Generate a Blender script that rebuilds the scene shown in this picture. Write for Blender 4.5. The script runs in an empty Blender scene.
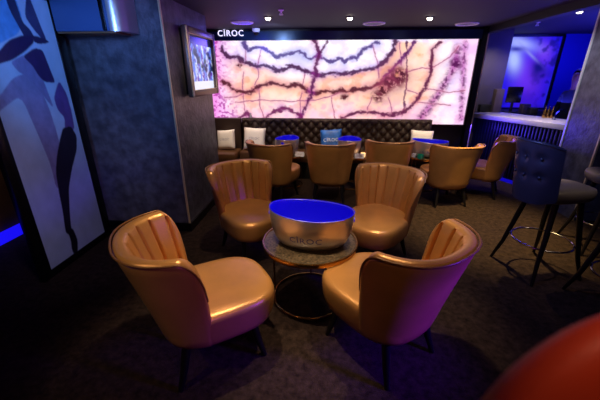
import bpy, bmesh, math, random
import numpy as np
from mathutils import Vector, Matrix
random.seed(7); RNG = np.random.default_rng(7)
SC = bpy.context.scene
COL = SC.collection
PI = math.pi
R = math.radians

# ------------------------------------------------------------------ camera
F_PX = 320.0; CAM_H = 1.70; PITCH = R(21.5); YAW = R(4.5)
FW = Vector((-math.sin(YAW)*math.cos(PITCH), math.cos(YAW)*math.cos(PITCH), -math.sin(PITCH)))
RT = Vector((math.cos(YAW), math.sin(YAW), 0))
UP = RT.cross(FW)
def ray(px, py): return FW + RT*((px-300)/F_PX) + UP*(-(py-200)/F_PX)
def at_y(px, py, y):
    d = ray(px, py); t = y/d.y; return Vector((d.x*t, y, CAM_H+d.z*t))
def at_x(px, py, x):
    d = ray(px, py); t = x/d.x; return Vector((x, d.y*t, CAM_H+d.z*t))
cam = bpy.data.cameras.new('camera'); co = bpy.data.objects.new('camera', cam); COL.objects.link(co)
co.matrix_world = Matrix(((RT.x, UP.x, -FW.x, 0), (RT.y, UP.y, -FW.y, 0), (RT.z, UP.z, -FW.z, CAM_H), (0, 0, 0, 1)))
cam.sensor_width = 36; cam.lens = F_PX/600*36; cam.clip_start = 0.02
cam.dof.use_dof = True; cam.dof.focus_distance = 2.7; cam.dof.aperture_fstop = cam.lens/11.0
SC.camera = co
SC.view_settings.view_transform = 'Standard'; SC.view_settings.look = 'None'
SC.view_settings.exposure = 0.0; SC.view_settings.gamma = 1.0

# ------------------------------------------------------------------ materials
def lin(h):
    if isinstance(h, str):
        h = h.lstrip('#'); c = [int(h[i:i+2], 16)/255 for i in (0, 2, 4)]
        return [((v+.055)/1.055)**2.4 if v > .04045 else v/12.92 for v in c]
    return list(h)
MATS = {}
def mat(name, col, rough=.5, metal=0., emit=None, strength=0., noise=0., nscale=8., bump=0., bscale=60., col2=None, coat=0., spec=.5, detail=6.):
    m = bpy.data.materials.new(name); m.use_nodes = True; MATS[name] = m
    nt = m.node_tree; b = nt.nodes['Principled BSDF']
    c = lin(col)
    b.inputs['Base Color'].default_value = (*c, 1); b.inputs['Roughness'].default_value = rough
    b.inputs['Metallic'].default_value = metal; b.inputs['Specular IOR Level'].default_value = spec
    b.inputs['Coat Weight'].default_value = coat
    if emit is not None:
        b.inputs['Emission Color'].default_value = (*lin(emit), 1); b.inputs['Emission Strength'].default_value = strength
    tc = nt.nodes.new('ShaderNodeTexCoord')
    if noise > 0 or col2:
        n = nt.nodes.new('ShaderNodeTexNoise'); n.inputs['Scale'].default_value = nscale; n.inputs['Detail'].default_value = detail; n.inputs['Roughness'].default_value = .72 if detail == 15 else .5
        nt.links.new(tc.outputs['Object'], n.inputs['Vector'])
        r = nt.nodes.new('ShaderNodeValToRGB')
        c2 = lin(col2) if col2 else [min(1, v*(1+noise)) for v in c]
        c1 = c if col2 else [v*(1-noise) for v in c]
        r.color_ramp.elements[0].color = (*c1, 1); r.color_ramp.elements[1].color = (*c2, 1)
        r.color_ramp.elements[0].position = .35; r.color_ramp.elements[1].position = .68
        nt.links.new(n.outputs['Fac'], r.inputs['Fac']); nt.links.new(r.outputs['Color'], b.inputs['Base Color'])
    if bump > 0:
        n2 = nt.nodes.new('ShaderNodeTexNoise'); n2.inputs['Scale'].default_value = bscale; n2.inputs['Detail'].default_value = 5
        nt.links.new(tc.outputs['Object'], n2.inputs['Vector'])
        bp = nt.nodes.new('ShaderNodeBump'); bp.inputs['Strength'].default_value = bump; bp.inputs['Distance'].default_value = .02
        nt.links.new(n2.outputs['Fac'], bp.inputs['Height']); nt.links.new(bp.outputs['Normal'], b.inputs['Normal'])
    return m
def attr_mat(name, attr, emit=0., rough=.5, base=True):
    m = bpy.data.materials.new(name); m.use_nodes = True
    nt = m.node_tree; b = nt.nodes['Principled BSDF']; b.inputs['Roughness'].default_value = rough
    a = nt.nodes.new('ShaderNodeAttribute'); a.attribute_name = attr
    if base: nt.links.new(a.outputs['Color'], b.inputs['Base Color'])
    else: b.inputs['Base Color'].default_value = (.02, .02, .02, 1)
    if emit > 0:
        nt.links.new(a.outputs['Color'], b.inputs['Emission Color']); b.inputs['Emission Strength'].default_value = emit
    return m

LEATHER = mat('bronze_leather', '#c48a4e', .30, .38, noise=.10, nscale=5, bump=.10, bscale=160)
PIPE = mat('piping_leather', '#8a5c30', .4, .15)
LEGW = mat('dark_leg', '#0d0a0a', .35)
NAVY = mat('navy_leather', '#363a56', .34, .1, noise=.1, bump=.1, bscale=140)
TAUPE = mat('taupe_leather', '#5c565e', .4, .1, bump=.1, bscale=140)
GOLD = mat('brass', '#b98b4a', .25, 1.)
CHROME = mat('chrome', '#d5d2d6', .12, 1.)
SILVER = mat('brushed_silver', '#d8ccc8', .34, .75)
BLUEGLOW = mat('blue_lit_plastic', '#0a0aa0', .4, emit='#1004d0', strength=.5)
GLASSTOP = mat('mottled_table_glass', '#0e0b09', .30, 0, col2='#6a5844', nscale=75, detail=9, coat=.0, spec=.3)
CARPET = mat('carpet', '#1c1310', .95, 0, col2='#40302a', nscale=20, detail=15, bump=.6, bscale=220, spec=.1)
PLASTER = mat('plaster', '#48484f', .38, .15, col2='#6c6c76', nscale=9, detail=14, bump=.28, bscale=26)
BROWNWALL = mat('side_plaster', '#4a4244', .42, .15, col2='#77706e', nscale=6, detail=9, bump=.3, bscale=14)
CEIL = mat('ceiling_paint', '#1b1424', .75)
BLACK = mat('black_lacquer', '#07070a', .25)
BLACKM = mat('black_matt', '#0b0b0e', .6)
DARKWALL = mat('dark_wall', '#101018', .5)
BASEB = mat('black_skirting', '#08080b', .3)
BLUEBOX = mat('blue_gloss', '#3a5480', .35, .1)
FASCIA = mat('fascia_metal', '#27405c', .3, .4, noise=.4, nscale=3)
WHITEP = mat('white_plastic', '#f0f0f4', .4)
GREYP = mat('grey_grille', '#8b8b96', .5)
TRIMM = mat('satin_gold_trim', '#e6d0a0', .38, .3)
TRIMW = mat('satin_steel_trim', '#e8e6e0', .4, .3)
LAMP = mat('lamp_glow', '#ffffff', .4, emit='#fff0d8', strength=12)
SIGN = mat('sign_glow', '#ffffff', .4, emit='#e6e0ff', strength=1.5)
LEDB = mat('blue_led', '#0a0aff', .4, emit='#1a10ff', strength=.9)
LEDK = mat('blue_kick_plate', '#0a0a60', .4, emit='#1408e0', strength=.5)
BENCH = mat('brown_bench_leather', '#35251d', .5, .0, bump=.1, bscale=120)
BENCHT = mat('tan_bench_leather', '#6d4a2c', .4, .1)
PILW = mat('cream_fabric', '#f4ece2', .8, bump=.15, bscale=200)
PILB = mat('blue_fabric', '#1f5fb8', .5, noise=.35, nscale=9)
INKB = mat('blue_print', '#2e2ab0', .4, .0)
INKG = mat('grey_print', '#9a94a4', .7)
INKW = mat('white_print', '#f2f4fb', .6)
COUNTER = mat('pale_counter', '#cfc6c4', .25)
RIBS = mat('ribbed_panel', '#0e0e26', .35)
GREYWALL = mat('grey_wall', '#4f474d', .55, .1, noise=.15, nscale=3)
TEAL = mat('teal_glass', '#0f8b78', .15, 0, coat=.5)
RED = mat('red_glass', '#a3121a', .2, 0, coat=.5)
AMBER = mat('candle_glow', '#ffd9a0', .4, emit='#ffcf90', strength=1.2)
CARDW = mat('white_card', '#d9d7e6', .6)
ORANGE = mat('orange_leather', '#a8361a', .55)
BARBLUE = mat('bar_wall_paint', '#20209a', .5)
SKIN = mat('skin', '#8a5a44', .5)
HAIR = mat('dark_hair', '#0c0908', .6)
CLOTH = mat('dark_cloth', '#0f0f18', .8)
BOXB = mat('brown_card', '#57484a', .7)
OCHRE = mat('ochre_wall', '#6a4a1e', .6, noise=.3, nscale=3)

# ------------------------------------------------------------------ mesh helpers
def finish(name, bm, m, parent=None, smooth=True, angle=35):
    bmesh.ops.recalc_face_normals(bm, faces=bm.faces)
    me = bpy.data.meshes.new(name); bm.to_mesh(me); bm.free()
    for mm in (m if isinstance(m, (list, tuple)) else [m]): me.materials.append(mm)
    if smooth:
        me.polygons.foreach_set('use_smooth', [True]*len(me.polygons))
        try: me.set_sharp_from_angle(angle=R(angle))
        except Exception: pass
    o = bpy.data.objects.new(name, me); COL.objects.link(o)
    if parent: o.parent = parent
    return o
def tag(o, label=None, cat=None, group=None, kind=None):
    if label: o['label'] = label
    if cat: o['category'] = cat
    if group: o['group'] = group
    if kind: o['kind'] = kind
    return o
def empty(name, loc, rz=0):
    o = bpy.data.objects.new(name, None); COL.objects.link(o); o.location = loc; o.rotation_euler = (0, 0, rz)
    o.empty_display_size = .1; return o
def thing(name, label, cat, loc=(0, 0, 0), rz=0, group=None): return tag(empty(name, loc, rz), label, cat, group)
def struct(name, bm, m, **k): return tag(finish(name, bm, m, **k), kind='structure')
def children(o): return [c for c in COL.objects if c.parent == o]
def copy_tree(o, loc=None, rz=None, label=None, parent=None, scale=None):
    c = o.copy(); COL.objects.link(c)
    if parent: c.parent = parent
    if loc is not None: c.location = loc
    if rz is not None: c.rotation_euler = (0, 0, rz)
    if scale: c.scale = (scale,)*3
    if label: c['label'] = label
    for ch in children(o): copy_tree(ch, parent=c)
    return c
def box(bm, lo, hi, bev=0, M=None, seg=2):
    r = bmesh.ops.create_cube(bm, size=1); vs = r['verts']
    for v in vs: v.co = Vector([(lo[i]+hi[i])/2 + v.co[i]*(hi[i]-lo[i]) for i in range(3)])
    if bev > 0:
        es = list({e for v in vs for e in v.link_edges})
        q = bmesh.ops.bevel(bm, geom=es, offset=bev, segments=seg, affect='EDGES', profile=.5)
        vs = list({v for f in q['faces'] for v in f.verts} | {v for v in vs if v.is_valid})
    if M is not None:
        seen = set(); st = [v for v in vs if v.is_valid]
        while st:
            v = st.pop()
            if v in seen: continue
            seen.add(v); st += [e.other_vert(v) for e in v.link_edges]
        for v in seen: v.co = M @ v.co
def bxo(name, lo, hi, m, parent=None, bev=.004):
    bm = bmesh.new(); box(bm, lo, hi, bev); return finish(name, bm, m, parent)
def loft(bm, rings, closed=True, cap0=True, cap1=True):
    VV = [[bm.verts.new(p) for p in r] for r in rings]
    n = len(rings[0])
    for a, b in zip(VV, VV[1:]):
        for i in range(n if closed else n-1):
            j = (i+1) % n
            try: bm.faces.new((a[i], a[j], b[j], b[i]))
            except ValueError: pass
    if cap0: bm.faces.new(VV[0][::-1])
    if cap1: bm.faces.new(VV[-1])
    return VV
def tube(bm, pts, rad, n=10, closed=False):
    pts = [Vector(p) for p in pts]; N = len(pts); rings = []
    up = Vector((0, 0, 1)); prev = None
    for i, p in enumerate(pts):
        if closed: t = pts[(i+1) % N]-pts[i-1]
        else: t = pts[min(i+1, N-1)]-pts[max(i-1, 0)]
        t.normalize()
        if prev is None:
            a = t.cross(up)
            if a.length < .1: a = t.cross(Vector((1, 0, 0)))
        else: a = prev - t*prev.dot(t)
        a.normalize(); prev = a; b = t.cross(a)
        r = rad[i] if isinstance(rad, (list, tuple)) else rad
        rings.append([p + a*math.cos(2*PI*k/n)*r + b*math.sin(2*PI*k/n)*r for k in range(n)])
    if closed:
        rings.append(rings[0]); 
        VV = [[bm.verts.new(q) for q in r] for r in rings[:-1]]; VV.append(VV[0])
        for a_, b_ in zip(VV, VV[1:]):
            for i in range(n): bm.faces.new((a_[i], a_[(i+1) % n], b_[(i+1) % n], b_[i]))
    else: loft(bm, rings)
def lathe(bm, prof, n=40, c=(0, 0, 0)):
    rings = [[Vector((c[0]+r*math.cos(2*PI*k/n), c[1]+r*math.sin(2*PI*k/n), c[2]+z)) for k in range(n)] for r, z in prof]
    loft(bm, rings)
def ring_pts(r, z, n=72, c=(0, 0)): return [(c[0]+r*math.cos(2*PI*k/n), c[1]+r*math.sin(2*PI*k/n), z) for k in range(n)]
def superel(a, b, p, n): 
    out = []
    for k in range(n):
        t = 2*PI*k/n; c, s = math.cos(t), math.sin(t)
        out.append((a*math.copysign(abs(c)**(2/p), c), b*math.copysign(abs(s)**(2/p), s)))
    return out
def grid_obj(name, P, attr_cols, m, parent=None):
    """P: (rows, cols, 3) array; attr_cols (rows, cols, 3) linear colours"""
    h, w = P.shape[:2]
    me = bpy.data.meshes.new(name)
    idx = np.arange(h*w).reshape(h, w)
    q = np.stack([idx[:-1, :-1], idx[:-1, 1:], idx[1:, 1:], idx[1:, :-1]], -1).reshape(-1, 4)
    me.from_pydata(P.reshape(-1, 3).tolist(), [], q.tolist())
    at = me.color_attributes.new('paint', 'FLOAT_COLOR', 'POINT')
    c4 = np.ones((h*w, 4), np.float32); c4[:, :3] = attr_cols.reshape(-1, 3)
    at.data.foreach_set('color', c4.ravel())
    me.materials.append(m)
    o = bpy.data.objects.new(name, me); COL.objects.link(o)
    if parent: o.parent = parent
    return o
def text_bm(txt, size, spacing=1.0, extrude=.002):
    c = bpy.data.curves.new('t', 'FONT'); c.body = txt; c.size = size; c.space_character = spacing
    c.extrude = extrude; c.align_x = 'CENTER'; c.align_y = 'CENTER'; c.resolution_u = 4
    o = bpy.data.objects.new('t', c); COL.objects.link(o)
    dg = bpy.context.evaluated_depsgraph_get()
    me = bpy.data.meshes.new_from_object(o.evaluated_get(dg))
    bm = bmesh.new(); bm.from_mesh(me)
    bpy.data.objects.remove(o); bpy.data.curves.remove(c); bpy.data.meshes.remove(me)
    return bm
def smoothnoise(h, w, cell, seed):
    r = np.random.default_rng(seed); gh, gw = int(h/cell)+3, int(w/cell)+3
    g = r.random((gh, gw)); y = np.arange(h)/cell; x = np.arange(w)/cell
    yi = y.astype(int); xi = x.astype(int); fy = (y-yi)[:, None]; fx = (x-xi)[None, :]
    fy = fy*fy*(3-2*fy); fx = fx*fx*(3-2*fx)
    a = g[np.ix_(yi, xi)]; b = g[np.ix_(yi, xi+1)]; c = g[np.ix_(yi+1, xi)]; d = g[np.ix_(yi+1, xi+1)]
    return (a*(1-fx)+b*fx)*(1-fy)+(c*(1-fx)+d*fx)*fy
def fbm(h, w, cell, seed, oct=4):
    out = 0; amp = 1; tot = 0
    for i in range(oct): out = out+amp*smoothnoise(h, w, max(cell/2**i, 1.0), seed+i); tot += amp; amp *= .5
    return out/tot
def seg_dist(X, Y, pts):
    d = np.full(X.shape, 1e9)
    for (x0, y0), (x1, y1) in zip(pts, pts[1:]):
        dx, dy = x1-x0, y1-y0; L = dx*dx+dy*dy+1e-9
        t = np.clip(((X-x0)*dx+(Y-y0)*dy)/L, 0, 1)
        d = np.minimum(d, np.hypot(X-x0-t*dx, Y-y0-t*dy))
    return d
def in_poly(X, Y, pts):
    ins = np.zeros(X.shape, bool); n = len(pts)
    for i in range(n):
        x0, y0 = pts[i]; x1, y1 = pts[(i+1) % n]
        c = ((y0 > Y) != (y1 > Y)) & (X < (x1-x0)*(Y-y0)/(y1-y0+1e-9)+x0)
        ins ^= c
    return ins
def L3(h): return np.array(lin(h))

# ------------------------------------------------------------------ room shell
CZ = 2.37; BY = 5.80
bm = bmesh.new(); box(bm, (-4.2, -1.6, -.1), (6.2, 8.2, 0)); struct('floor', bm, CARPET)
bm = bmesh.new(); box(bm, (-4.2, -1.6, CZ), (2.52, 8.2, CZ+.1)); box(bm, (2.52, -1.6, CZ+.05), (6.2, 8.2, CZ+.15)); struct('ceiling', bm, CEIL)
bm = bmesh.new(); box(bm, (2.44, -1.6, 2.29), (2.56, 6.9, CZ+.04)); struct('trim_1', bm, BLACKM)          # downstand beam
bm = bmesh.new(); box(bm, (-4.0, BY, 0), (2.44, BY+.15, CZ)); struct('wall_back', bm, DARKWALL)
bm = bmesh.new(); box(bm, (-4.2, -1.6, 0), (-3.45, 8.2, CZ)); struct('wall_left', bm, OCHRE)
bm = bmesh.new(); box(bm, (6.0, -1.6, 0), (6.2, 8.2, CZ+.1)); struct('wall_right', bm, BARBLUE)
bm = bmesh.new(); box(bm, (2.44, 7.3, 0), (6.2, 7.45, CZ+.1)); struct('wall_bar', bm, BARBLUE)
bm = bmesh.new(); box(bm, (-4.2, -1.75, 0), (6.2, -1.6, CZ+.1)); struct('wall_front', bm, DARKWALL)
# left column: front face plaster, flank plaster, skirting, metal corner
CX0, CX1, CY0, CY1 = -2.75, -1.53, 3.23, 4.42
bm = bmesh.new(); box(bm, (CX0, CY0, 0), (CX1, CY1, CZ)); struct('wall_column_left', bm, PLASTER)
bm = bmesh.new(); box(bm, (CX0, CY0-.02, 0), (CX1+.02, CY0, .10)); box(bm, (CX1, CY0, 0), (CX1+.02, CY1+.01, .10)); struct('baseboard_column', bm, BASEB)
bm = bmesh.new(); box(bm, (CX1-.012, CY0-.006, .1), (CX1+.006, CY0+.012, CZ)); struct('trim_2', bm, TRIMM)
# right pillar
PXL, PXR, PY0, PY1 = 3.10, 3.60, 3.88, 4.45
bm = bmesh.new(); box(bm, (PXL, PY0, 0), (PXR, PY1, CZ+.05)); struct('wall_pillar_right', bm, PLASTER)
bm = bmesh.new(); box(bm, (PXL-.012, PY1-.016, 0), (PXL+.016, PY1+.012, CZ+.05)); struct('trim_3', bm, TRIMW)
bm = bmesh.new(); box(bm, (PXL-.008, PY0-.008, 0), (PXL+.012, PY0+.012, CZ+.05)); struct('trim_7', bm, TRIMM)
# grey wall block behind the bar + its corner trim
bm = bmesh.new(); box(bm, (2.68, 6.5, 0), (3.215, 6.9, CZ+.05)); struct('wall_bar_pier', bm, GREYWALL)
bm = bmesh.new(); box(bm, (2.36, BY-.12, .2), (2.44, BY, CZ)); struct('trim_4', bm, BLACK)
bm = bmesh.new(); box(bm, (2.436, BY-.125, .2), (2.45, BY-.105, CZ-.1)); struct('trim_5', bm, TRIMM)
# fascia above the onyx
bm = bmesh.new(); box(bm, (-3.4, BY-.10, 2.205), (2.44, BY, 2.335)); struct('trim_6', bm, FASCIA)
# blue LED plinth of the far left wall
bm = bmesh.new(); box(bm, (-3.449, -1.5, 0.0), (-3.40, 8, .12), .01)
tag(finish('led_strip', bm, LEDB), 'long blue glowing light strip along the foot of the ochre wall, left of the poster', 'light strip')

# ------------------------------------------------------------------ backlit onyx wall
def onyx():
    W, H = 640, 230
    x0, x1, z0, z1 = -2.30, 2.33, .90, 2.205
    yy = BY-.06
    xs = np.linspace(x0, x1, W); zs = np.linspace(z1, z0, H)
    Xw, Zw = np.meshgrid(xs, zs)
    # project plane into the photograph's frame so vein coordinates can be read off
    def prj(x, z):
        v0, v1, v2 = x, np.full_like(x, yy), z-CAM_H
        D = v0*FW.x+v1*FW.y+v2*FW.z
        return 300+F_PX*(v0*RT.x+v1*RT.y+v2*RT.z)/D, 200-F_PX*(v0*UP.x+v1*UP.y+v2*UP.z)/D
    U, V = prj(Xw, Zw)
    wx = (fbm(H, W, 14, 11)-.5)*5.0+(fbm(H, W, 4, 15, 2)-.5)*2.0; wy = (fbm(H, W, 14, 21)-.5)*5.0+(fbm(H, W, 4, 25, 2)-.5)*2.0
    Uw, Vw = U+wx, V+wy
    A = lambda L: [(210+a/4, 25+b/4) for a, b in L]
    B = lambda L: [(340+a/4, 25+b/4) for a, b in L]
    v1 = A([(45, 90), (60, 115), (80, 128), (110, 130), (140, 150), (165, 155), (190, 165), (215, 160), (240, 172), (265, 178), (290, 178), (310, 168), (330, 165), (355, 175), (385, 182), (400, 190), (430, 200), (450, 200), (480, 193), (510, 195)])+B([(0, 195), (40, 190), (80, 182), (120, 175), (150, 165), (180, 145), (205, 115), (220, 85), (225, 62)])
    v2 = A([(135, 75), (150, 100), (180, 85), (215, 92), (240, 110), (270, 130), (300, 118), (330, 115), (350, 105), (375, 110), (385, 128), (410, 135), (430, 115), (445, 130), (475, 145), (500, 140)])+B([(0, 130), (20, 150), (50, 130), (65, 133), (85, 105), (105, 95), (130, 78), (155, 68)])
    v3 = A([(45, 225), (70, 235), (95, 260), (130, 272), (165, 268), (195, 250), (220, 238), (250, 228), (290, 240), (320, 245), (350, 240), (375, 250), (400, 268), (430, 272), (470, 265), (500, 270)])+B([(0, 262), (30, 265), (60, 260), (90, 255), (120, 250), (150, 235), (180, 220), (215, 205)])
    v4 = A([(415, 60), (430, 100), (435, 120), (425, 170), (415, 220), (405, 270), (385, 320), (365, 360), (355, 380)])
    v4b = A([(470, 62), (455, 90), (438, 112)])
    v5 = A([(120, 370), (150, 352), (175, 376)]); v5b = A([(215, 376), (250, 350), (295, 330), (330, 345), (362, 365)])
    v7 = B([(300, 62), (270, 110), (235, 150), (205, 180), (180, 205)])
    v8 = B([(265, 65), (268, 200), (260, 280), (250, 360)])
    v9 = B([(400, 66), (370, 100), (365, 150), (360, 200), (340, 250), (300, 310), (260, 345), (210, 362), (150, 355), (90, 348), (40, 355), (10, 370)])
    thin = [A([(135, 190), (130, 250), (140, 350), (150, 376)]), A([(205, 100), (190, 160), (195, 200), (180, 240)]), A([(195, 240), (200, 320), (215, 370)]), A([(370, 270), (360, 300), (362, 360)]),
            A([(485, 290), (500, 376)]), A([(140, 75), (142, 140)]), A([(380, 185), (370, 240)]), A([(100, 310), (200, 300), (330, 305), (420, 300), (470, 290), (520, 270)]), A([(60, 290), (110, 285), (200, 250)]),
            B([(265, 190), (330, 172), (360, 175), (440, 130), (475, 85)]), B([(195, 290), (205, 330), (210, 365)]), B([(130, 80), (150, 150), (155, 210)]), B([(125, 290), (110, 340)]),
            B([(270, 260), (310, 275)]), B([(350, 255), (440, 270), (500, 260)]), B([(240, 70), (245, 160)]), B([(300, 310), (440, 320)])]
    v13 = B([(470, 95), (462, 150), (440, 200), (410, 250), (370, 310), (325, 372)])
    v14 = B([(500, 70), (495, 150), (490, 250), (485, 372)])
    big = fbm(H, W, 60, 31); patch = fbm(H, W, 26, 131, 5); mid = fbm(H, W, 22, 41); fine = fbm(H, W, 5, 51, 3)
    white = L3('#fff4fb'); lav = L3('#d9cdf0'); peach = L3('#fbcba6'); orange = L3('#ea9f6c'); pink = L3('#ee8fe0'); mag = L3('#a82a9a'); plum = L3('#54184f'); brown = L3('#4a1420'); blue = L3('#6f6fd0')
    C = np.ones((H, W, 3))*white
    def mixc(C, col, f): return C*(1-f[..., None])+col*f[..., None]
    C = mixc(C, lav, np.clip((mid-.42)*3, 0, .8))
    # warm band from below the first big vein to the lower third
    d1 = seg_dist(U, V, v1); d3 = seg_dist(U, V, v3)
    v1y = np.interp(U, [p[0] for p in v1], [p[1] for p in v1])
    below = np.clip((V-v1y)/3, 0, 1)
    right_in = np.clip((450-U)/30, 0, 1); left_in = np.clip((U-222)/20, 0, 1)
    warm = below*np.clip(.2+big*1.1, 0, 1)*right_in*left_in
    C = mixc(C, peach, np.clip(warm, 0, .9))
    C = mixc(C, orange, np.clip(np.exp(-d3/7)*.75*below, 0, .8)*np.clip(mid*1.6, 0, 1))
    C = mixc(C, orange, np.clip(np.exp(-d1/4)*below*.7, 0, .7))
    C = mixc(C, L3('#e8935f'), np.clip((patch-.55)*4.5, 0, .55)*below*right_in*left_in); C = mixc(C, L3('#c27ab0'), np.clip((.42-patch)*4, 0, .5)*np.clip((V-90)/20, 0, 1))
    glow = np.exp(-(((U-295)/26)**2+((V-72)/12)**2)); C = mixc(C, white, np.clip(glow*.9, 0, 1))
    C = mixc(C, L3('#f3bde8'), np.clip((V-98)/16, 0, 1)*.6*np.clip(mid*1.4, 0, 1))
    # blue-lavender patch near the upper middle
    C = mixc(C, L3('#c9c6ee'), np.exp(-(((U-300)/16)**2+((V-58)/10)**2))*.9)
    # magenta margins with dark speckle
    le = np.exp(-np.clip(U-215, 0, None)/9); re = np.clip((U-446)/22, 0, 1)
    C = mixc(C, pink, np.clip(le*1.1+re*.45, 0, .95))
    lb = np.exp(-(((U-222)/14)**2+((V-113)/12)**2))
    sp = np.clip((fine-.50)*9, 0, 1)
    C = mixc(C, mag, np.clip(sp*np.clip(le*1.1+lb, 0, 1), 0, .85))
    dd = seg_dist(U, V, v13); C = mixc(C, mag, np.clip(np.exp(-(dd/4.5)**2)*.75, 0, 1)); C = mixc(C, plum, np.clip((fine-.47)*8, 0, 1)*np.exp(-(dd/4.0)**2)*.9)
    dd = seg_dist(U, V, v14); C = mixc(C, mag, np.exp(-(dd/3)**2)*.6); C = mixc(C, plum, np.clip((fine-.5)*8, 0, 1)*np.exp(-(dd/3.)**2)*.8)
    def vein(C, pts, w, col, soft=1.6, halo=None, hs=5, ha=.45):
        d = seg_dist(Uw, Vw, pts)
        if halo is not None: C = mixc(C, halo, np.exp(-(d/hs)**2)*ha)
        wv = w*np.clip(-.75+fbm(H, W, 9, 77)*3.4, .12, 2.4)
        return mixc(C, col, np.clip(1-(d-wv)/soft, 0, 1)*.95)
    Uw, Vw = U+wx*.35, V+wy*.35
    for t in thin: C = vein(C, t, .02, L3('#9a4a70'), .85, L3('#e0a0b8'), 2.0, .4)
    Uw, Vw = U+wx*.8, V+wy*.8
    C = vein(C, v2, .9, L3('#4d3a7c'), 1.5, blue, 4, .45)
    C = vein(C, v1, 1.2, L3('#43193f'), 1.5, L3('#8a3ab0'), 4, .6)
    C = vein(C, v3, .9, brown, 1.6, L3('#b84a7a'), 4, .6)
    C = vein(C, v4, .9, L3('#571a4c'), 1.3, mag, 3.5, .6); C = vein(C, v4b, .5, plum, 1.2)
    C = vein(C, v5, .9, L3('#6b1a52'), 1.4, mag, 3, .5); C = vein(C, v5b, .9, L3('#6b1a52'), 1.4, mag, 3, .5)
    C = vein(C, v7, .8, L3('#5a1a62'), 1.5, L3('#b050b0'), 3, .5)
    C = vein(C, v8, .35, plum, 1.1); C = vein(C, v9, .8, L3('#571040'), 1.4, L3('#c05a80'), 3.5, .6)
    for (cx, cy, rr) in ((395, 79, 11), (400, 75, 9), (388, 84, 7), (378, 96, 7), (383, 90, 6), (345, 97, 4), (456, 64, 6), (240, 66, 3), (436, 74, 0.1)):
        d = np.hypot(Uw-cx, (Vw-cy)*1.05); C = mixc(C, mag if cx > 440 else L3('#a0405a'), np.exp(-(d/rr/1.3)**2)*.6); C = mixc(C, brown if cx < 440 else plum, np.clip(1.7-1.5*d/rr, 0, 1)*np.clip((fine-.34)*8+np.clip(1-1.6*d/rr, 0, 1), 0, 1)*.97)
    d = np.hypot(U-397, V-75); C = mixc(C, orange, np.clip(1-d/3, 0, 1)*.6)
    P = np.stack([Xw, np.full_like(Xw, yy), Zw], -1)
    t = thing('onyx_panel', 'large glowing pink and amber veined stone slab on the back wall above the bench', 'backlit panel', (0, yy, .9))
    o = grid_obj('stone_face', P-np.array([0, yy, .9]), np.clip(C, 0, 1), attr_mat('lit_onyx', 'paint', emit=1.25, rough=.25, base=False), t)
    bm = bmesh.new()
    box(bm, (x0, -.002+.004, 0), (x1, .055, z1-.9-.001))
    finish('light_box', bm, BLACKM, t)
    bm = bmesh.new(); box(bm, (x1-.001, -.03, -.02), (x1+.045, .055, z1-.9+.0)); box(bm, (x0, -.03, -.03), (x1+.045, .055, -.001))
    f = finish('frame', bm, BLACK, t); f['label'] = 'black frame edge'
onyx()

# lit sign lettering on the fascia
bm = text_bm('CÎROC', .125, 1.18, .004)
p = at_y(230.5, 33.5, BY-.108)
for v in bm.verts: v.co = Vector((v.co.x, -v.co.z, v.co.y))
sg = finish('lit_sign', bm, SIGN, smooth=False); sg.location = (p.x, BY-.107, p.z)
tag(sg, 'small white glowing lettering on the dark strip over the stone slab', 'sign')

# ------------------------------------------------------------------ ceiling fittings
def downlight(p, label, first=[None]):
    if first[0] is None:
        t = thing('ceiling_spotlight', label, 'ceiling light', p, 0, 'recessed spotlights in the purple ceiling')
        bm = bmesh.new(); tube(bm, ring_pts(.045, -.004, 32), .009, 8, True); finish('bezel', bm, BLACKM, t)
        bm = bmesh.new(); lathe(bm, [(.0005, -.001), (.030, -.001), (.033, -.014), (.029, -.028), (.018, -.036), (0.0005, -.039)], 24); finish('bulb', bm, LAMP, t)
        first[0] = t
    else: t = copy_tree(first[0], p, 0, label)
    return t
def on_ceiling(px, py, z):
    d = ray(px, py); s = (z-CAM_H)/d.z; return Vector((d.x*s, d.y*s, z))
DL = [on_ceiling(268, 17, CZ), on_ceiling(350, 17, CZ), on_ceiling(430, 17, CZ)]
for q, l in zip(DL, ('leftmost of the three lit spotlights in line before the stone slab', 'middle of the three lit spotlights in line before the stone slab', 'rightmost of the three lit spotlights in line before the stone slab')): downlight(q, l)
DLB = on_ceiling(580, 10, CZ+.05)
t = downlight(DLB, 'lone lit spotlight in the blue ceiling over the bar, beside the grey pillar'); t['group'] = 'recessed spotlight over the bar'; del t['group']
sp0 = None
for q, l in ((on_ceiling(242, 22, CZ), 'round grey ceiling speaker beside the leftmost spotlight above the lit sign'), (on_ceiling(374, 23, CZ), 'round grey ceiling speaker just right of the middle spotlight'), (on_ceiling(467, 23.5, CZ), 'round grey ceiling speaker near the dark beam, at the right end')):
    if sp0 is None:
        sp0 = thing('ceiling_speaker', l, 'ceiling speaker', q, 0, 'round speakers set in the ceiling')
        bm = bmesh.new(); tube(bm, ring_pts(.148, -.004, 48), .012, 8, True); finish('rim', bm, WHITEP, sp0)
        bm = bmesh.new(); lathe(bm, [(.0005, -.012), (.06, -.011), (.12, -.008), (.146, -.003), (.146, 0)], 40); finish('grille', bm, GREYP, sp0)
    else: copy_tree(sp0, q, 0, l)
s0 = None
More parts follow.
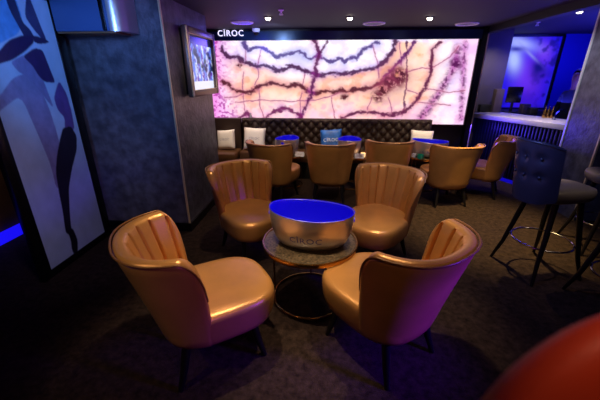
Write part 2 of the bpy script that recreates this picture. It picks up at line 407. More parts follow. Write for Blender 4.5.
for q, l in ((on_ceiling(281, 10, CZ), 'small white sprinkler head in the purple ceiling behind the leftmost spotlight'), (on_ceiling(538, 22, CZ+.05), 'small sprinkler head in the blue ceiling over the bar')):
    if s0 is None:
        s0 = thing('sprinkler', l, 'sprinkler', q)
        bm = bmesh.new(); lathe(bm, [(.0005, 0), (.032, 0), (.03, -.008), (.012, -.012), (.010, -.035), (.0005, -.035)], 20); finish('body', bm, WHITEP, s0)
        bm = bmesh.new(); lathe(bm, [(.0005, -.045), (.024, -.045), (.024, -.049), (.0005, -.049)], 20)
        for a in (0, PI): box(bm, (math.cos(a)*.014-.003, -.003, -.046), (math.cos(a)*.014+.003, .003, -.03))
        finish('deflector', bm, WHITEP, s0)
    else: copy_tree(s0, q, 0, l)
# security camera on fascia
p = at_y(256, 28, BY-.16)
t = thing('security_camera', 'small white dome security camera on the dark strip right of the lit sign', 'security camera', (p.x, BY-.16, CZ))
bm = bmesh.new(); lathe(bm, [(.0005, 0), (.062, 0), (.062, -.02), (.052, -.05), (.0005, -.052)], 28); finish('housing', bm, WHITEP, t)
bm = bmesh.new(); lathe(bm, [(.040, -.052), (.038, -.07), (.028, -.088), (.012, -.097), (.0005, -.098)], 24); d = finish('dome', bm, BLACK, t); d['label'] = 'dark glossy dome'

# ------------------------------------------------------------------ poster panel
def poster():
    X0 = -2.40; ya, yb, zt = 2.155, 3.09, 2.352
    fw = .095
    t = thing('poster_panel', 'tall black framed poster of long legs in dark stockings standing at the left', 'poster', (X0, (ya+yb)/2, 0))
    cy = (ya+yb)/2
    bm = bmesh.new()
    for lo, hi in (((-.05, ya-cy, 0), (.0, ya-cy+fw, zt)), ((-.05, yb-cy-fw, 0), (.0, yb-cy, zt)), ((-.05, ya-cy+fw, 0), (.0, yb-cy-fw, .07)), ((-.05, ya-cy+fw, zt-.07), (.0, yb-cy-fw, zt))): box(bm, lo, hi, .006)
    finish('frame', bm, BLACK, t)
    bxo('backing_board', (-.04, ya-cy+.02, .03), (-.02, yb-cy-.02, zt-.03), BLACKM, t)
    W, H = 220, 480
    ys = np.linspace(ya+fw-.01, yb-fw+.01, W); zs = np.linspace(zt-.06, .06, H)
    Yw, Zw = np.meshgrid(ys, zs)
    D = X0*FW.x+Yw*FW.y+(Zw-CAM_H)*FW.z
    U = 300+F_PX*(X0*RT.x+Yw*RT.y)/D; V = 200-F_PX*(X0*UP.x+Yw*UP.y+(Zw-CAM_H)*UP.z)/D
    bg = L3('#9fb2cf'); C = np.ones((H, W, 3))*bg
    n = fbm(H, W, 20, 5)
    C *= (.88+.24*n)[..., None]
    def fill(pts, col, tex=None):
        nonlocal C
        for _ in range(2): pts = [q for (x0_, y0_), (x1_, y1_) in zip(pts, pts[1:]+pts[:1]) for q in ((.85*x0_+.15*x1_, .85*y0_+.15*y1_), (.15*x0_+.85*x1_, .15*y0_+.85*y1_))]
        m = in_poly(U, V, pts).astype(float)
        for _ in range(2):
            p = np.pad(m, 1, mode='edge'); m = (p[1:-1, 1:-1]*2+p[:-2, 1:-1]+p[2:, 1:-1]+p[1:-1, :-2]+p[1:-1, 2:])/6
        c = np.ones((H, W, 3))*L3(col)
        if tex is not None: c = c*tex[..., None]
        C = C*(1-m[..., None])+c*m[..., None]
    shade = .75+.5*fbm(H, W, 12, 9)
    net = .8+.5*(np.sin((U+V)*2.4)*np.sin((U-V)*2.4) > .25)
    # pale violet thigh bent across the lower sheet
    fill([(-40, 120), (0, 98), (14, 78), (30, 72), (40, 84), (52, 112), (66, 160), (68, 178), (58, 190), (52, 165), (40, 136), (22, 95), (0, 112), (-30, 150)], '#7d77a0', shade)
    fill([(12, 62), (26, 54), (36, 66), (44, 78), (56, 110), (40, 90), (28, 76), (20, 72)], '#77709c', shade)
    # bright blue cloth at the top with dark strands
    fill([(-20, -30), (14, -10), (24, 18), (20, 34), (0, 44), (-30, 50)], '#4f86bd', .8+.5*fbm(H, W, 9, 61))
    fill([(8, -20), (18, 4), (24, 22), (32, 30), (36, 38), (30, 44), (22, 30), (12, 12), (0, -20)], '#26264a', shade)
    fill([(28, -10), (36, 10), (42, 26), (48, 40), (44, 40), (34, 28), (26, 16)], '#34305a', shade)
    # fishnet gloved forearm
    fill([(-30, 70), (-2, 54), (10, 40), (24, 35), (33, 36), (36, 42), (26, 52), (14, 60), (0, 64), (-30, 86)], '#2a1c48', net)
    fill([(33, 35), (45, 38), (51, 42), (46, 44), (36, 43)], '#2c2148')
    # dark stockinged upper leg
    fill([(24, 56), (36, 48), (44, 50), (51, 68), (57, 83), (46, 82), (40, 76), (34, 66)], '#33204f', shade)
    # standing lower leg in dark stocking and pointed shoe
    fill([(60, 80), (68, 94), (73, 112), (76, 130), (66, 132), (66, 118), (59, 110), (55, 98)], '#5a4080', shade)
    fill([(61, 140), (64, 128), (72, 126), (78, 136), (78, 150), (73, 170), (70, 188), (71, 212), (73, 234), (67, 234), (64, 212), (60, 192), (57, 172), (58, 156)], '#1c1729', shade)
    fill([(68, 230), (74, 228), (79, 240), (79, 252), (76, 256), (73, 250), (72, 240)], '#141222')
    P = np.stack([np.full_like(Yw, X0-.012), Yw, Zw], -1)-np.array([X0, cy, 0])
    o = grid_obj('print', P, np.clip(C, 0, 1), attr_mat('poster_print', 'paint', rough=.35), t)
poster()

# ------------------------------------------------------------------ wall box on the column
t = thing('wall_cabinet', 'glossy dark blue long box with silver band, high on the column above the poster', 'cabinet', (0, 0, 0))
bm = bmesh.new(); box(bm, (-2.385, 2.98, 2.045), (-1.87, 3.229, CZ-.005), .012); finish('body', bm, BLUEBOX, t)
bm = bmesh.new()
loft(bm, [[Vector((x, y, z)) for x, y in [(-1.88, 3.225), (-1.88, 2.973)]+[(-1.87+.11*math.sin(PI*k/24), 3.083-.11*math.cos(PI*k/24)) for k in range(13)]+[(-1.76, 3.225)]] for z in (2.045, CZ-.006)])
b = finish('end_band', bm, SILVER, t); b['label'] = 'bright silver rounded end'
bm = bmesh.new(); box(bm, (-1.945, 2.970, 2.05), (-1.91, 2.99, CZ-.01), .004); finish('seam_strip', bm, BLACK, t)
bm = bmesh.new(); box(bm, (-2.38, 2.99, 2.030), (-1.84, 3.22, 2.047), .004); finish('bottom_plate', bm, BENCHT, t)

# ------------------------------------------------------------------ framed screen on the column flank
def screen():
    tl, tr, bl, br = (at_x(*q, -1.45) for q in ((183.6, 18.5), (218.7, 43.2), (193.4, 99), (220.4, 92)))
    y0, y1 = 3.56, 4.36; z0, z1 = 1.46, 2.17
    y1 = (tr.y+br.y)/2-.12
    t = thing('framed_screen', 'lit video screen in a bronze and gold frame on the left column', 'screen', (-1.50, (y0+y1)/2, z0))
    cy = (y0+y1)/2; h = z1-z0; a = y0-cy; b = y1-cy; w = .07
    bm = bmesh.new()
    for lo, hi in (((0, a, 0), (.055, a+w, h)), ((0, b-w, 0), (.055, b, h)), ((0, a+w, 0), (.055, b-w, w)), ((0, a+w, h-w), (.055, b-w, h))): box(bm, lo, hi, .012)
    finish('frame', bm, mat('bronze_frame', '#6d5a50', .35, .5), t)
    bm = bmesh.new()
    tube(bm, [(.055, a+.008, .008), (.055, a+.008, h-.008)], .010, 8); tube(bm, [(.05, a+w-.004, w), (.05, a+w-.004, h-w), (.05, b-w+.004, h-w), (.05, b-w+.004, w)], .006, 8, True)
    g = finish('gilt_moulding', bm, TRIMM, t); g['label'] = 'gold edge moulding'
    bxo('casing', (-.03, a+.03, .03), (.01, b-.03, h-.03), BLACKM, t)
    W, H = 90, 80
    ys = np.linspace(a+w, b-w, W); zs = np.linspace(h-w, w, H); Yw, Zw = np.meshgrid(ys, zs)
    u = np.linspace(0, 1, W)[None, :].repeat(H, 0); v = np.linspace(0, 1, H)[:, None].repeat(W, 1)
    n1 = fbm(H, W, 12, 91); n2 = fbm(H, W, 7, 97); st = np.sin(u*26+n1*9+v*3)
    C = np.ones((H, W, 3))*L3('#5a78d8'); 
    C = C*(1-np.clip(st, 0, 1)[..., None]*.8)+L3('#dfe6ff')*np.clip(st, 0, 1)[..., None]*.8
    k = np.clip((n2-.52)*6, 0, 1)[..., None]; C = C*(1-k)+L3('#5b2fa0')*k
    k = np.clip((n1-.58)*7, 0, 1)[..., None]; C = C*(1-k)+L3('#15244f')*k
    C[v > .84] = L3('#d6d8ea'); C[v < .16] = L3('#171a3a')
    P = np.stack([np.full_like(Yw, .014), Yw, Zw], -1)
    grid_obj('display', P, C, attr_mat('lit_display', 'paint', emit=1.25, rough=.2, base=False), t)
screen()

# ------------------------------------------------------------------ tub chairs
SEAT_Z = .465; BACK_Z = .865
def chair_parts(root):
    # seat cushion
    bm = bmesh.new()
    prof = [(.74, .262), (.86, .264), (.93, .275), (.965, .305), (.985, .34), (1.0, .39), (1.0, .42), (.985, .442), (.95, .456), (.88, .463), (.7, .468), (.4, .47), (.02, .471)]
    n = 56; base = superel(.285, .332, 3.0, n)
    rings = [[Vector((x*s, y*s+.048, z)) for x, y in base] for s, z in prof]
    loft(bm, rings); finish('seat', bm, LEATHER, root, angle=60)
    # wrap-around back shell
    def A(z): k = max(0, (z-.22)/.6); return .272+.080*k**1.1 - .05*max(0, (.305-z)/.07)**2
    def B(z): k = max(0, (z-.22)/.6); return .272+.150*k**1.1 - .05*max(0, (.305-z)/.07)**2
    PHI = R(83); NS = 161
    def zt(s):
        a = abs(s); lo = .58
        if a < .84: return BACK_Z
        return lo+(BACK_Z-lo)*max(0, 1-((a-.84)/.16)**2.3)**(1/2.3)
    def surf(s, z, off):
        ph = s*PHI*(1-.02*max(0, (z-.45)/.38)); a, b = A(z)-off, B(z)-off
        e = 2.5; sn, cs = math.sin(ph), math.cos(ph)
        x = a*math.copysign(abs(sn)**(2/e), sn); y = -b*abs(cs)**(2/e)*(1 if cs >= 0 else -1)
        return Vector((x, y+.01, z))
    bm = bmesh.new(); rings = []; rim = []
    for i in range(NS):
        q = -1+2*i/(NS-1); s = q*(1.5-.5*q*q)*.5+q*.5; a = abs(s)
        T = .070*math.sqrt(max(0.02, 1-max(0, (a-.92)/.08)**2))
        top = zt(s); z0 = .250; pts = []
        ps = .5+.5*math.cos(2*PI*s*4.5); groove = (ps**14)*.019 if a < .92 else 0
        rr = T*.5
        mid = .035
        zs = [z0+(top-rr-z0)*k/13 for k in range(14)]
        for z in zs: pts.append(surf(s, z, mid-T/2))
        for k in range(1, 6):
            th = PI*k/6; pts.append(surf(s, top-rr+rr*math.sin(th)*(.85), mid-T/2*math.cos(th)))
        for z in reversed(zs):
            f = min(1, max(0, (z-.40)/.08)); g = groove*f
            pts.append(surf(s, z, mid+T/2-g))
        rings.append(pts); rim.append(surf(s, top-rr*.35, mid-T/2-.001))
    loft(bm, rings); finish('backrest', bm, LEATHER, root, angle=50)
    bm = bmesh.new(); tube(bm, rim, .0055, 8); p = finish('piping', bm, PIPE, root); p['label'] = 'dark stitched welt along the back rim'
    for sx, sy in ((-1, 1), (1, 1), (-1, -1), (1, -1)):
        bm = bmesh.new()
        x0, y0 = .175*sx, (.20 if sy > 0 else -.17); x1, y1 = .215*sx, (.255 if sy > 0 else -.245)
        tube(bm, [(x0, y0, .275), ((x0+x1)/2, (y0+y1)/2, .12), (x1, y1, 0.001)], [.026, .021, .014], 12)
        finish('leg', bm, LEGW, root)
G1 = 'four leather tub chairs around the near round table'; G2 = 'leather tub chairs in the row by the bench'
CH = [((-.70, 1.585), 34, 'bronze leather tub chair at the near left, its curved back to the viewer', G1),
      ((.40, 1.70), 131, 'bronze leather tub chair at the near right, its back glowing violet', G1),
      ((-.73, 2.88), -50, 'bronze leather tub chair by the left column, facing out, pleated back visible', G1),
      ((.52, 2.83), -127, 'bronze leather tub chair behind the silver bucket on its right, pleated back visible', G1),
      ((-.69, 4.38), 67, 'tub chair seen from behind before the cream cushions, left end of the far row', G2),
      ((.08, 4.44), 86, 'tub chair seen from behind directly before the blue cushion', G2),
      ((.90, 4.66), 90, 'tub chair half hidden behind the pleated chair, between blue cushion and right far table', G2),
      ((1.69, 4.43), 100, 'tub chair seen from behind between the far right table and the walkway', G2),
      ((2.36, 4.84), 152, 'tub chair turned side-on facing left, before the blue lit bar', G2)]
proto = None
for (x, y), ang, lab, g in CH:
    if proto is None:
        proto = thing('tub_chair', lab, 'chair', (x, y, 0), R(ang-90), g); chair_parts(proto); proto.scale = (1.05,)*3
    else:
        c = copy_tree(proto, (x, y, 0), R(ang-90), lab); c['group'] = g; c.scale = (1.05,)*3 if y < 2 else (1, 1, 1)

# ------------------------------------------------------------------ round tables
def table_parts(root):
    bm = bmesh.new(); lathe(bm, [(.0005, .498), (.345, .498), (.347, .503), (.347, .512), (.0005, .513)], 72); finish('tabletop', bm, GLASSTOP, root)
    bm = bmesh.new(); loft_r = [(.345, .490), (.362, .490), (.364, .496), (.364, .514), (.360, .520), (.350, .520), (.347, .516), (.345, .490)]
    n = 80; rings = [[Vector((r*math.cos(2*PI*k/n), r*math.sin(2*PI*k/n), z)) for k in range(n)] for r, z in loft_r]
    loft(bm, rings, True, False, False); finish('rim', bm, GOLD, root)
    bm = bmesh.new(); tube(bm, ring_pts(.290, .011), .010, 10, True); finish('base_ring', bm, GOLD, root)
    for a in (5, 90, 175):
        bm = bmesh.new(); c, s = math.cos(R(a)), math.sin(R(a)); tube(bm, [(.29*c, .29*s, .012), (.29*c, .29*s, .496)], .008, 8); finish('leg', bm, GOLD, root)
TB = [((-.095, 2.175), (1, 1), 'near round table with brown mottled top and brass ring base, between the four chairs'),
      ((-.57, 4.99), (.74, 1), 'far round table under the left far bucket with a white card'),
      ((.42, 5.0), (.74, 1), 'far round table under the middle far bucket with a candle'),
      ((1.56, 5.02), (.74, 1), 'far round table under the right far bucket with a teal glass')]
pt = None
for (x, y), sc, lab in TB:
    if pt is None: pt = thing('round_table', lab, 'table', (x, y, 0), 0, 'round brass rimmed tables'); table_parts(pt)
    else: copy_tree(pt, (x, y, 0), R(20), lab).scale = (sc[0], sc[0], sc[1])

# ------------------------------------------------------------------ ice buckets
def bucket_parts(root):
    NA = 96; Hc, He = .282, .300           # rim height at the sides / at the ends
    a1, b1, a0, b0 = .325, .215, .225, .125
    def rim(th): return Hc+(He-Hc)*abs(math.cos(th))**2.2-.012*math.cos(th)
    def srf(th, k, off=0):                 # k in 0..1 base to rim, z proportional
        z = rim(th)*k; kk = k**.40
        a = a0+(a1-a0)*kk-off; b = b0+(b1-b0)*kk-off
        a += .012*math.sin(PI*k); b += .012*math.sin(PI*k)
        return Vector((a*math.cos(th), b*math.sin(th), z))
    ths = [2*PI*i/NA for i in range(NA)]
    ks = [0, .03, .1, .2, .32, .45, .6, .75, .88, .96, 1.0]
    bm = bmesh.new()
    rings = [[srf(t, .0, .03) for t in ths]]+[[srf(t, k) for t in ths] for k in ks[1:]]
    rings += [[srf(t, 1.0, .003)+Vector((0, 0, .002)) for t in ths], [srf(t, .99, .007) for t in ths]]
    loft(bm, rings, True, True, False); finish('shell', bm, SILVER, root, angle=60)
    bm = bmesh.new()
    rings = [[srf(t, k, .0065) for t in ths] for k in (.99, .85, .65, .45, .28, .16)]
    rings = [[srf(t, 1.0, -.0012)+Vector((0, 0, .001)) for t in ths], [srf(t, 1.0, .003)+Vector((0, 0, .0042)) for t in ths]]+rings
    loft(bm, rings, True, False, True); o = finish('liner', bm, BLUEGLOW, root, angle=60); o['label'] = 'glowing blue inside'
    for th in (0, PI):
        c = srf(th, .80); bm = bmesh.new(); sx = math.copysign(1, c.x)
        rings = [[Vector((c.x+sx*e, .028*math.cos(2*PI*k/24)*q, c.z+.020*math.sin(2*PI*k/24)*q)) for k in range(24)] for e, q in ((-.012, 1), (.004, 1), (.004, .8), (.002, .02))]
        loft(bm, rings); o = finish('handle_hole', bm, BLUEGLOW, root); o['label'] = 'round blue glowing hand hole'
    bm = text_bm('CÎROC', .072, 1.15, .0)
    bmesh.ops.subdivide_edges(bm, edges=bm.edges, cuts=1)
    for v in bm.verts:
        u, w = v.co.x, v.co.y
        th = -PI/2 + u/.30 - .06
        z = w+.108; k = z/rim(th); q = srf(th, k, -.0015); v.co = Vector((q.x, q.y, z))
    o = finish('lettering', bm, INKB, root, smooth=False); o['label'] = 'blue printed letters'
bk = thing('ice_bucket', 'large boat shaped silver bucket with blue lit inside on the near round table', 'ice bucket', (-.085, 2.15, .5135), R(-5), 'silver buckets lit blue inside'); bucket_parts(bk); bk.scale = (.965, .965, .92)
copy_tree(bk, (-.60, 5.03, .5145), R(82), 'silver bucket end-on with blue inside, on the left far table', scale=.85)
copy_tree(bk, (.38, 5.03, .5145), R(86), 'silver bucket mostly hidden behind the chair before the blue cushion', scale=.85)
copy_tree(bk, (1.60, 5.02, .5145), R(-8), 'silver bucket seen sideways on the right far table', scale=.82)

# ------------------------------------------------------------------ menu cards, candle, glasses on far tables
TZ = .5145
def card(loc, rz, lab, first=[None]):
    if first[0] is None:
        t = thing('menu_card', lab, 'card', loc, rz, 'folded white cards on the far tables')
        bm = bmesh.new()
        for s in (-1, 1):
            vs = [Vector((-.07, s*.028, 0)), Vector((.07, s*.028, 0)), Vector((.07, 0, .075)), Vector((-.07, 0, .075))]
            off = Vector((0, -s*.003, 0)); loft(bm, [[v for v in vs], [v+off for v in vs]])
        finish('folded_card', bm, CARDW, t, smooth=False)
        bm = text_bm('CÎROC', .028, 1.1, .0)
        for v in bm.verts: x, y = v.co.x, v.co.y+.036; v.co = Vector((x, -.0295+.028*y/.075, y))
        finish('print', bm, INKG, t, smooth=False)
        first[0] = t
    else: copy_tree(first[0], loc, rz, lab)
card((-.385, 4.84, TZ), R(-6), 'folded white card standing on the left far table')
card((.52, 4.79, TZ), R(4), 'folded white card standing before the candle on the middle far table')
t = thing('candle_holder', 'small glowing amber candle glass on the middle far table', 'candle', (.585, 4.875, TZ))
bm = bmesh.new(); lathe(bm, [(.0005, 0), (.028, 0), (.036, .02), (.038, .06), (.034, .062), (.03, .02), (.0005, .012)], 24); finish('glass', bm, AMBER, t)
bm = bmesh.new(); lathe(bm, [(.0005, .013), (.026, .013), (.026, .04), (.0005, .042)], 16); finish('wax', bm, PILW, t)
t = thing('red_tumbler', 'small red glass beside the candle on the middle far table', 'glass', (.655, 4.95, TZ))
bm = bmesh.new(); lathe(bm, [(.0005, 0), (.03, 0), (.038, .075), (.034, .075), (.027, .008), (.0005, .008)], 24); finish('cup', bm, RED, t)
t = thing('teal_tumbler', 'small teal glass on the left rim of the right far table', 'glass', (1.43, 4.83, TZ))
bm = bmesh.new(); lathe(bm, [(.0005, 0), (.04, 0), (.05, .03), (.05, .065), (.045, .065), (.04, .012), (.0005, .01)], 24); finish('cup', bm, TEAL, t)
t = thing('white_tumbler', 'small pale glass left of the teal glass on the right far table', 'glass', (1.36, 4.92, TZ))
bm = bmesh.new(); lathe(bm, [(.0005, 0), (.022, 0), (.028, .055), (.024, .055), (.02, .008), (.0005, .008)], 20); finish('cup', bm, CARDW, t)

# ------------------------------------------------------------------ banquettes and cushions
BT = .985
def tufted(x0, x1, root):
    zb, zt = .44, BT; nx = int((x1-x0)/.0082); nz = 56
    xs = np.linspace(x0, x1, nx); zs = np.linspace(zb, zt, nz); px, pz = .082, .082
    bm = bmesh.new(); rows = []
    for z in zs:
        r = []
        for x in xs:
            a = (x/px+(z-.44)/pz)*PI/1.0/2*2/2; b = (x/px-(z-.44)/pz)*PI/2
            f = abs(math.sin((x/px+(z-.03)/pz)*PI/2))*abs(math.sin((x/px-(z-.03)/pz)*PI/2))
            e = min(1, (zt-z)/.03, (x-x0+.001)/.03, (x1-x+.001)/.03); e = max(e, 0)
            r.append(bm.verts.new((x, 5.625-.038*f**.55*e-.02*math.sqrt(e), z)))
        rows.append(r)
    for a, b in zip(rows, rows[1:]):
        for i in range(nx-1): bm.faces.new((a[i], a[i+1], b[i+1], b[i]))
    # buttons where creases cross
    j = 0; z = .03
    for j in range(0, 14):
        for i in range(-24, 26):
            if (i+j) % 2: continue
            x = i*px; z = .03+j*pz
            if x0+.04 < x < x1-.04 and .46 < z < zt-.04:
                bmesh.ops.create_uvsphere(bm, u_segments=8, v_segments=5, radius=.010, matrix=Matrix.Translation((x, 5.602, z)) @ Matrix.Diagonal((1, .6, 1, 1)))
    finish('tufted_back', bm, BENCH, root, angle=80)
    bxo('back_frame', (x0, 5.615, .10), (x1, 5.70, BT), BENCH, root, .012)
def seat_unit(x0, x1, root, y0=5.26, y1=5.60):
    bxo('seat', (x0+.004, y0, .30), (x1-.004, y1, .47), BENCHT, root, .035)
    bxo('plinth', (x0, y0+.05, .0), (x1, 5.70, .30), BLACKM, root, .006)
t = thing('banquette', 'long brown deep buttoned leather bench under the glowing stone slab', 'bench', (0, 0, 0)); tufted(-1.46, 1.78, t); seat_unit(-1.46, 1.78, t)
t = thing('banquette', 'short plain dark bench end by the column, left of the buttoned bench', 'bench', (0, 0, 0))
bxo('backrest', (-2.55, 5.57, .10), (-1.475, 5.70, BT), BENCH, t, .02); seat_unit(-2.55, -1.475, t, 5.1, 5.56)
def pillow(name, lab, loc, w, m, tilt, rz, roll, ink, g, txt=.055):
    t = thing(name, lab, 'cushion', loc, rz, g); t.rotation_euler = (tilt, roll, rz)
    n = 22; bm = bmesh.new(); F, Bk = [], []
    for side in (1, -1):
        rows = []
        for i in range(n+1):
            r = []
            for j in range(n+1):
                u, v = -1+2*i/n, -1+2*j/n
                th = .065*(max(0, (1-u**4)*(1-v**4)))**.5
                pin = 1-.06*(1-u*u)*(abs(v)**3)*1.0; pin2 = 1-.06*(1-v*v)*(abs(u)**3)
                r.append(Vector((w/2*u*pin2, -side*th, w/2+w/2*v*pin)))
            rows.append(r)
        VV = [[bm.verts.new(p) for p in r] for r in rows]
        for a, b in zip(VV, VV[1:]):
            for k in range(n): bm.faces.new((a[k], a[k+1], b[k+1], b[k]))
    bmesh.ops.remove_doubles(bm, verts=bm.verts, dist=.0008)
    finish('cover', bm, m, t, angle=70)
    bm = text_bm('CÎROC', txt, 1.15, .0)
    bmesh.ops.subdivide_edges(bm, edges=bm.edges, cuts=1)
    for v in bm.verts:
        x, z = v.co.x, v.co.y; u = x/(w/2); vv = z/(w/2)
        v.co = Vector((x, -.065*((1-u**4)*(1-vv**4))**.5-.002, w/2+z))
    finish('print', bm, ink, t, smooth=False)
GP = 'scatter cushions on the bench'
pillow('cushion', 'cream square cushion with small print in the corner by the column', (-1.70, 5.38, .475), .34, PILW, R(-14), R(-12), R(-6), INKG, GP)
pillow('cushion', 'cream square cushion behind the leftmost far chair', (-1.22, 5.40, .475), .38, PILW, R(-14), R(4), R(3), INKG, GP)
pillow('cushion', 'shiny blue square cushion with white print on the bench', (.11, 5.40, .475), .37, PILB, R(-14), R(-3), R(-4), INKW, GP, .075)
pillow('cushion', 'cream square cushion at the right end of the bench beside a bucket', (1.58, 5.40, .475), .37, PILW, R(-14), R(-5), R(2), INKG, GP)
p = at_y(251, 118, 5.66)
t = thing('glass_bud_vase', 'tiny pale bottle on the bench back ledge left of the buttoned part', 'bottle', (p.x, 5.655, BT))
bm = bmesh.new(); lathe(bm, [(.0005, 0), (.022, 0), (.022, .04), (.009, .055), (.009, .085), (.0005, .085)], 16); finish('glass_body', bm, CARDW, t)

# ------------------------------------------------------------------ bar
BA, BB = Vector((2.62, 6.12)), Vector((3.30, 4.70))
def bar():
    d = (BB-BA).normalized(); nrm = Vector((-d.y, d.x)); nrm = nrm if nrm.x > 0 else -nrm
    rz = math.atan2(d.y, d.x); L = (BB-BA).length+.08
    t = thing('bar_counter', 'long bar with pale top and ribbed blue lit front at the right rear', 'bar', (BA.x, BA.y, 0), rz)
    # local x along the bar (towards the viewer), local +y away from the room
    s = 1 if (Matrix.Rotation(-rz, 2) @ nrm).y > 0 else -1
    def lb(name, x0, x1, y0, y1, z0, z1, m, bev=.004):
        return bxo(name, (x0, min(y0*s, y1*s), z0), (x1, max(y0*s, y1*s), z1), m, t, bev)
    lb('countertop', -.02, L, 0, .62, .975, 1.05, COUNTER, .006)
    lb('body', 0, L-.05, .10, .55, .0, .974, BLACKM)
    bm = bmesh.new()
    for i in range(int(L/.055)): box(bm, (.02+i*.055, min(.07*s, .099*s), .06), (.055+i*.055, max(.07*s, .099*s), .96), .008)
    finish('ribbed_front', bm, RIBS, t)
    lb('led_kick_plate', 0, L-.05, .08, .099, .0, .055, LEDK, .003)
bar()
def onbar(px, py, z=1.0505):
    d_ = ray(px, py); s = (z-CAM_H)/d_.z; return Vector((d_.x*s, d_.y*s, z))
# mural in a dark frame on the rear wall
def mural():
    W, H = 110, 90; yy = 7.26; x0, x1, z0, z1 = 3.05, 4.50, 1.05, 2.38
    t = thing('lit_mural', 'glowing blue and violet abstract wall picture behind the bar', 'wall picture', (0, 0, 0))
    xs = np.linspace(x0, x1, W); zs = np.linspace(z1, z0, H); X, Zz = np.meshgrid(xs, zs)
    D = X*FW.x+yy*FW.y+(Zz-CAM_H)*FW.z
    U = 300+F_PX*(X*RT.x+yy*RT.y)/D; V = 200-F_PX*(X*UP.x+yy*UP.y+(Zz-CAM_H)*UP.z)/D
    C = np.ones((H, W, 3))*L3('#1408e0'); n = fbm(H, W, 16, 201); n2 = fbm(H, W, 8, 211)
    mx = lambda C, c, f: C*(1-f[..., None])+L3(c)*f[..., None]
    C = mx(C, '#0a04a0', np.clip((n-.5)*4, 0, 1))
    g = lambda cx, cy, sx, sy, rot=0: np.exp(-((((U-cx)*math.cos(rot)+(V-cy)*math.sin(rot))/sx)**2+((-(U-cx)*math.sin(rot)+(V-cy)*math.cos(rot))/sy)**2))
    C = mx(C, '#6a2cf0', np.clip(g(527, 75, 15, 24)*1.1, 0, 1)); C = mx(C, '#7a3af5', g(544, 52, 9, 12)*.8)
    C = mx(C, '#a9b4ff', np.clip(g(520, 43, 16, 6, .25)*1.1, 0, 1)); C = mx(C, '#b6c8ff', np.clip(g(514, 60, 7, 12)*1.1, 0, 1))
    C = mx(C, '#2a7aff', np.clip(g(556, 92, 5, 24, .3)*1.0, 0, 1)); C = mx(C, '#8a8ae8', g(530, 54, 12, 1.6, .8))
    C = mx(C, '#120a70', np.clip(g(516, 49, 8, 2.5)*.9+g(536, 72, 6, 10)*.8+g(541, 68, 8, 4, .6)*.6, 0, 1)); C = mx(C, '#0a0678', np.clip((n2-.55)*5, 0, .8)*np.clip((U-528)/15, 0, 1))
    C = mx(C, '#3a10c8', g(525, 100, 12, 8)*.6)
    grid_obj('picture', np.stack([X, np.full_like(X, yy), Zz], -1), np.clip(C, 0, 1), attr_mat('lit_mural_print', 'paint', emit=.9, rough=.4, base=False), t)
    bm = bmesh.new(); box(bm, (x0, yy+.004, z0), (x1, 7.30, z1)); finish('backing', bm, BLACKM, t)
    bm = bmesh.new(); box(bm, (x0, yy-.03, z1-.012), (x1+.04, 7.3, z1+.035)); box(bm, (x1, yy-.03, z0), (x1+.05, 7.3, z1)); finish('frame', bm, BLACK, t)
mural()
bxo('back_bar', (3.14, 6.85, 0), (5.6, 7.25, 1.02), BLACKM, None)
tag(bpy.data.objects['back_bar'], 'low black back bar cabinet below the blue wall picture', 'cabinet')
# things on the bar
q = onbar(507.5, 112); t = thing('till_monitor', 'dark till screen standing on the far end of the bar', 'monitor', (q.x+.02, q.y-.05, 1.0505), R(-12))
bxo('foot', (-.09, -.07, 0), (.09, .07, .018), BLACKM, t); bxo('stem', (-.02, -.015, .018), (.02, .015, .2), BLACKM, t); bxo('screen', (-.12, -.03, .17), (.12, .005, .44), BLACK, t, .01)
q = onbar(499, 112); tag(bxo('carton', (-.07, -.06, 0), (.07, .06, .40), BOXB), 'tall brown carton left of the till screen on the bar', 'box').location = (q.x-.10, q.y-.05, 1.0505)
for i, (px, w, h, m, lab) in enumerate(((485, .20, .13, BLACKM, 'low black tray at the left end of the bar by the stone slab'), (519, .14, .16, BOXB, 'small brown box on the bar right of the till screen'), (530, .12, .12, BLACKM, 'small black bin on the bar left of the taps'))):
    q = onbar(px+(0, 6, 3)[i], 112+i*1.5); o = bxo(('black_tray', 'brown_box', 'black_bin')[i], (-w/2, -.06, 0), (w/2, .06, h), m, None, .012); o.location = (q.x, q.y+.05, 1.0505); o.rotation_euler = (0, 0, R(-62)*0); tag(o, lab, ('tray', 'box', 'bin')[i])
t0 = None
for px, lab in ((545, 'leftmost of three brass pourer bottles on the bar'), (548.5, 'middle of three brass pourer bottles on the bar'), (552.5, 'rightmost of three brass pourer bottles on the bar')):
    q = onbar(px, 118)+Vector((.0, .04, 0))
    if t0 is None:
        t0 = thing('brass_bottle', lab, 'bottle', q, 0, 'brass pourer bottles on the bar')
        bm = bmesh.new(); lathe(bm, [(.0005, 0), (.026, 0), (.028, .01), (.028, .10), (.012, .13), (.010, .165), (.0005, .165)], 20); finish('flask', bm, GOLD, t0)
        bm = bmesh.new(); lathe(bm, [(.0005, .165), (.013, .165), (.013, .185), (.0005, .187)], 16); finish('cap', bm, CHROME, t0)
    else: copy_tree(t0, q, 0, lab)
q = onbar(553.5, 119.5); q2 = onbar(566, 117)
t = thing('bar_tap', 'arched chrome tap on the bar beside the grey pillar', 'tap', q)
dx = q2-q; pts = [Vector((0, 0, 0))]+[Vector((dx.x*(k/14)*.92, dx.y*(k/14)*.92, .135*math.sin(PI*min(1, .06+.86*k/14))**.7)) for k in range(15)]
bm = bmesh.new(); tube(bm, pts, .009, 10); finish('spout', bm, CHROME, t)
bm = bmesh.new(); lathe(bm, [(.0005, 0), (.026, 0), (.024, .012), (.0005, .014)], 20); finish('base', bm, CHROME, t)

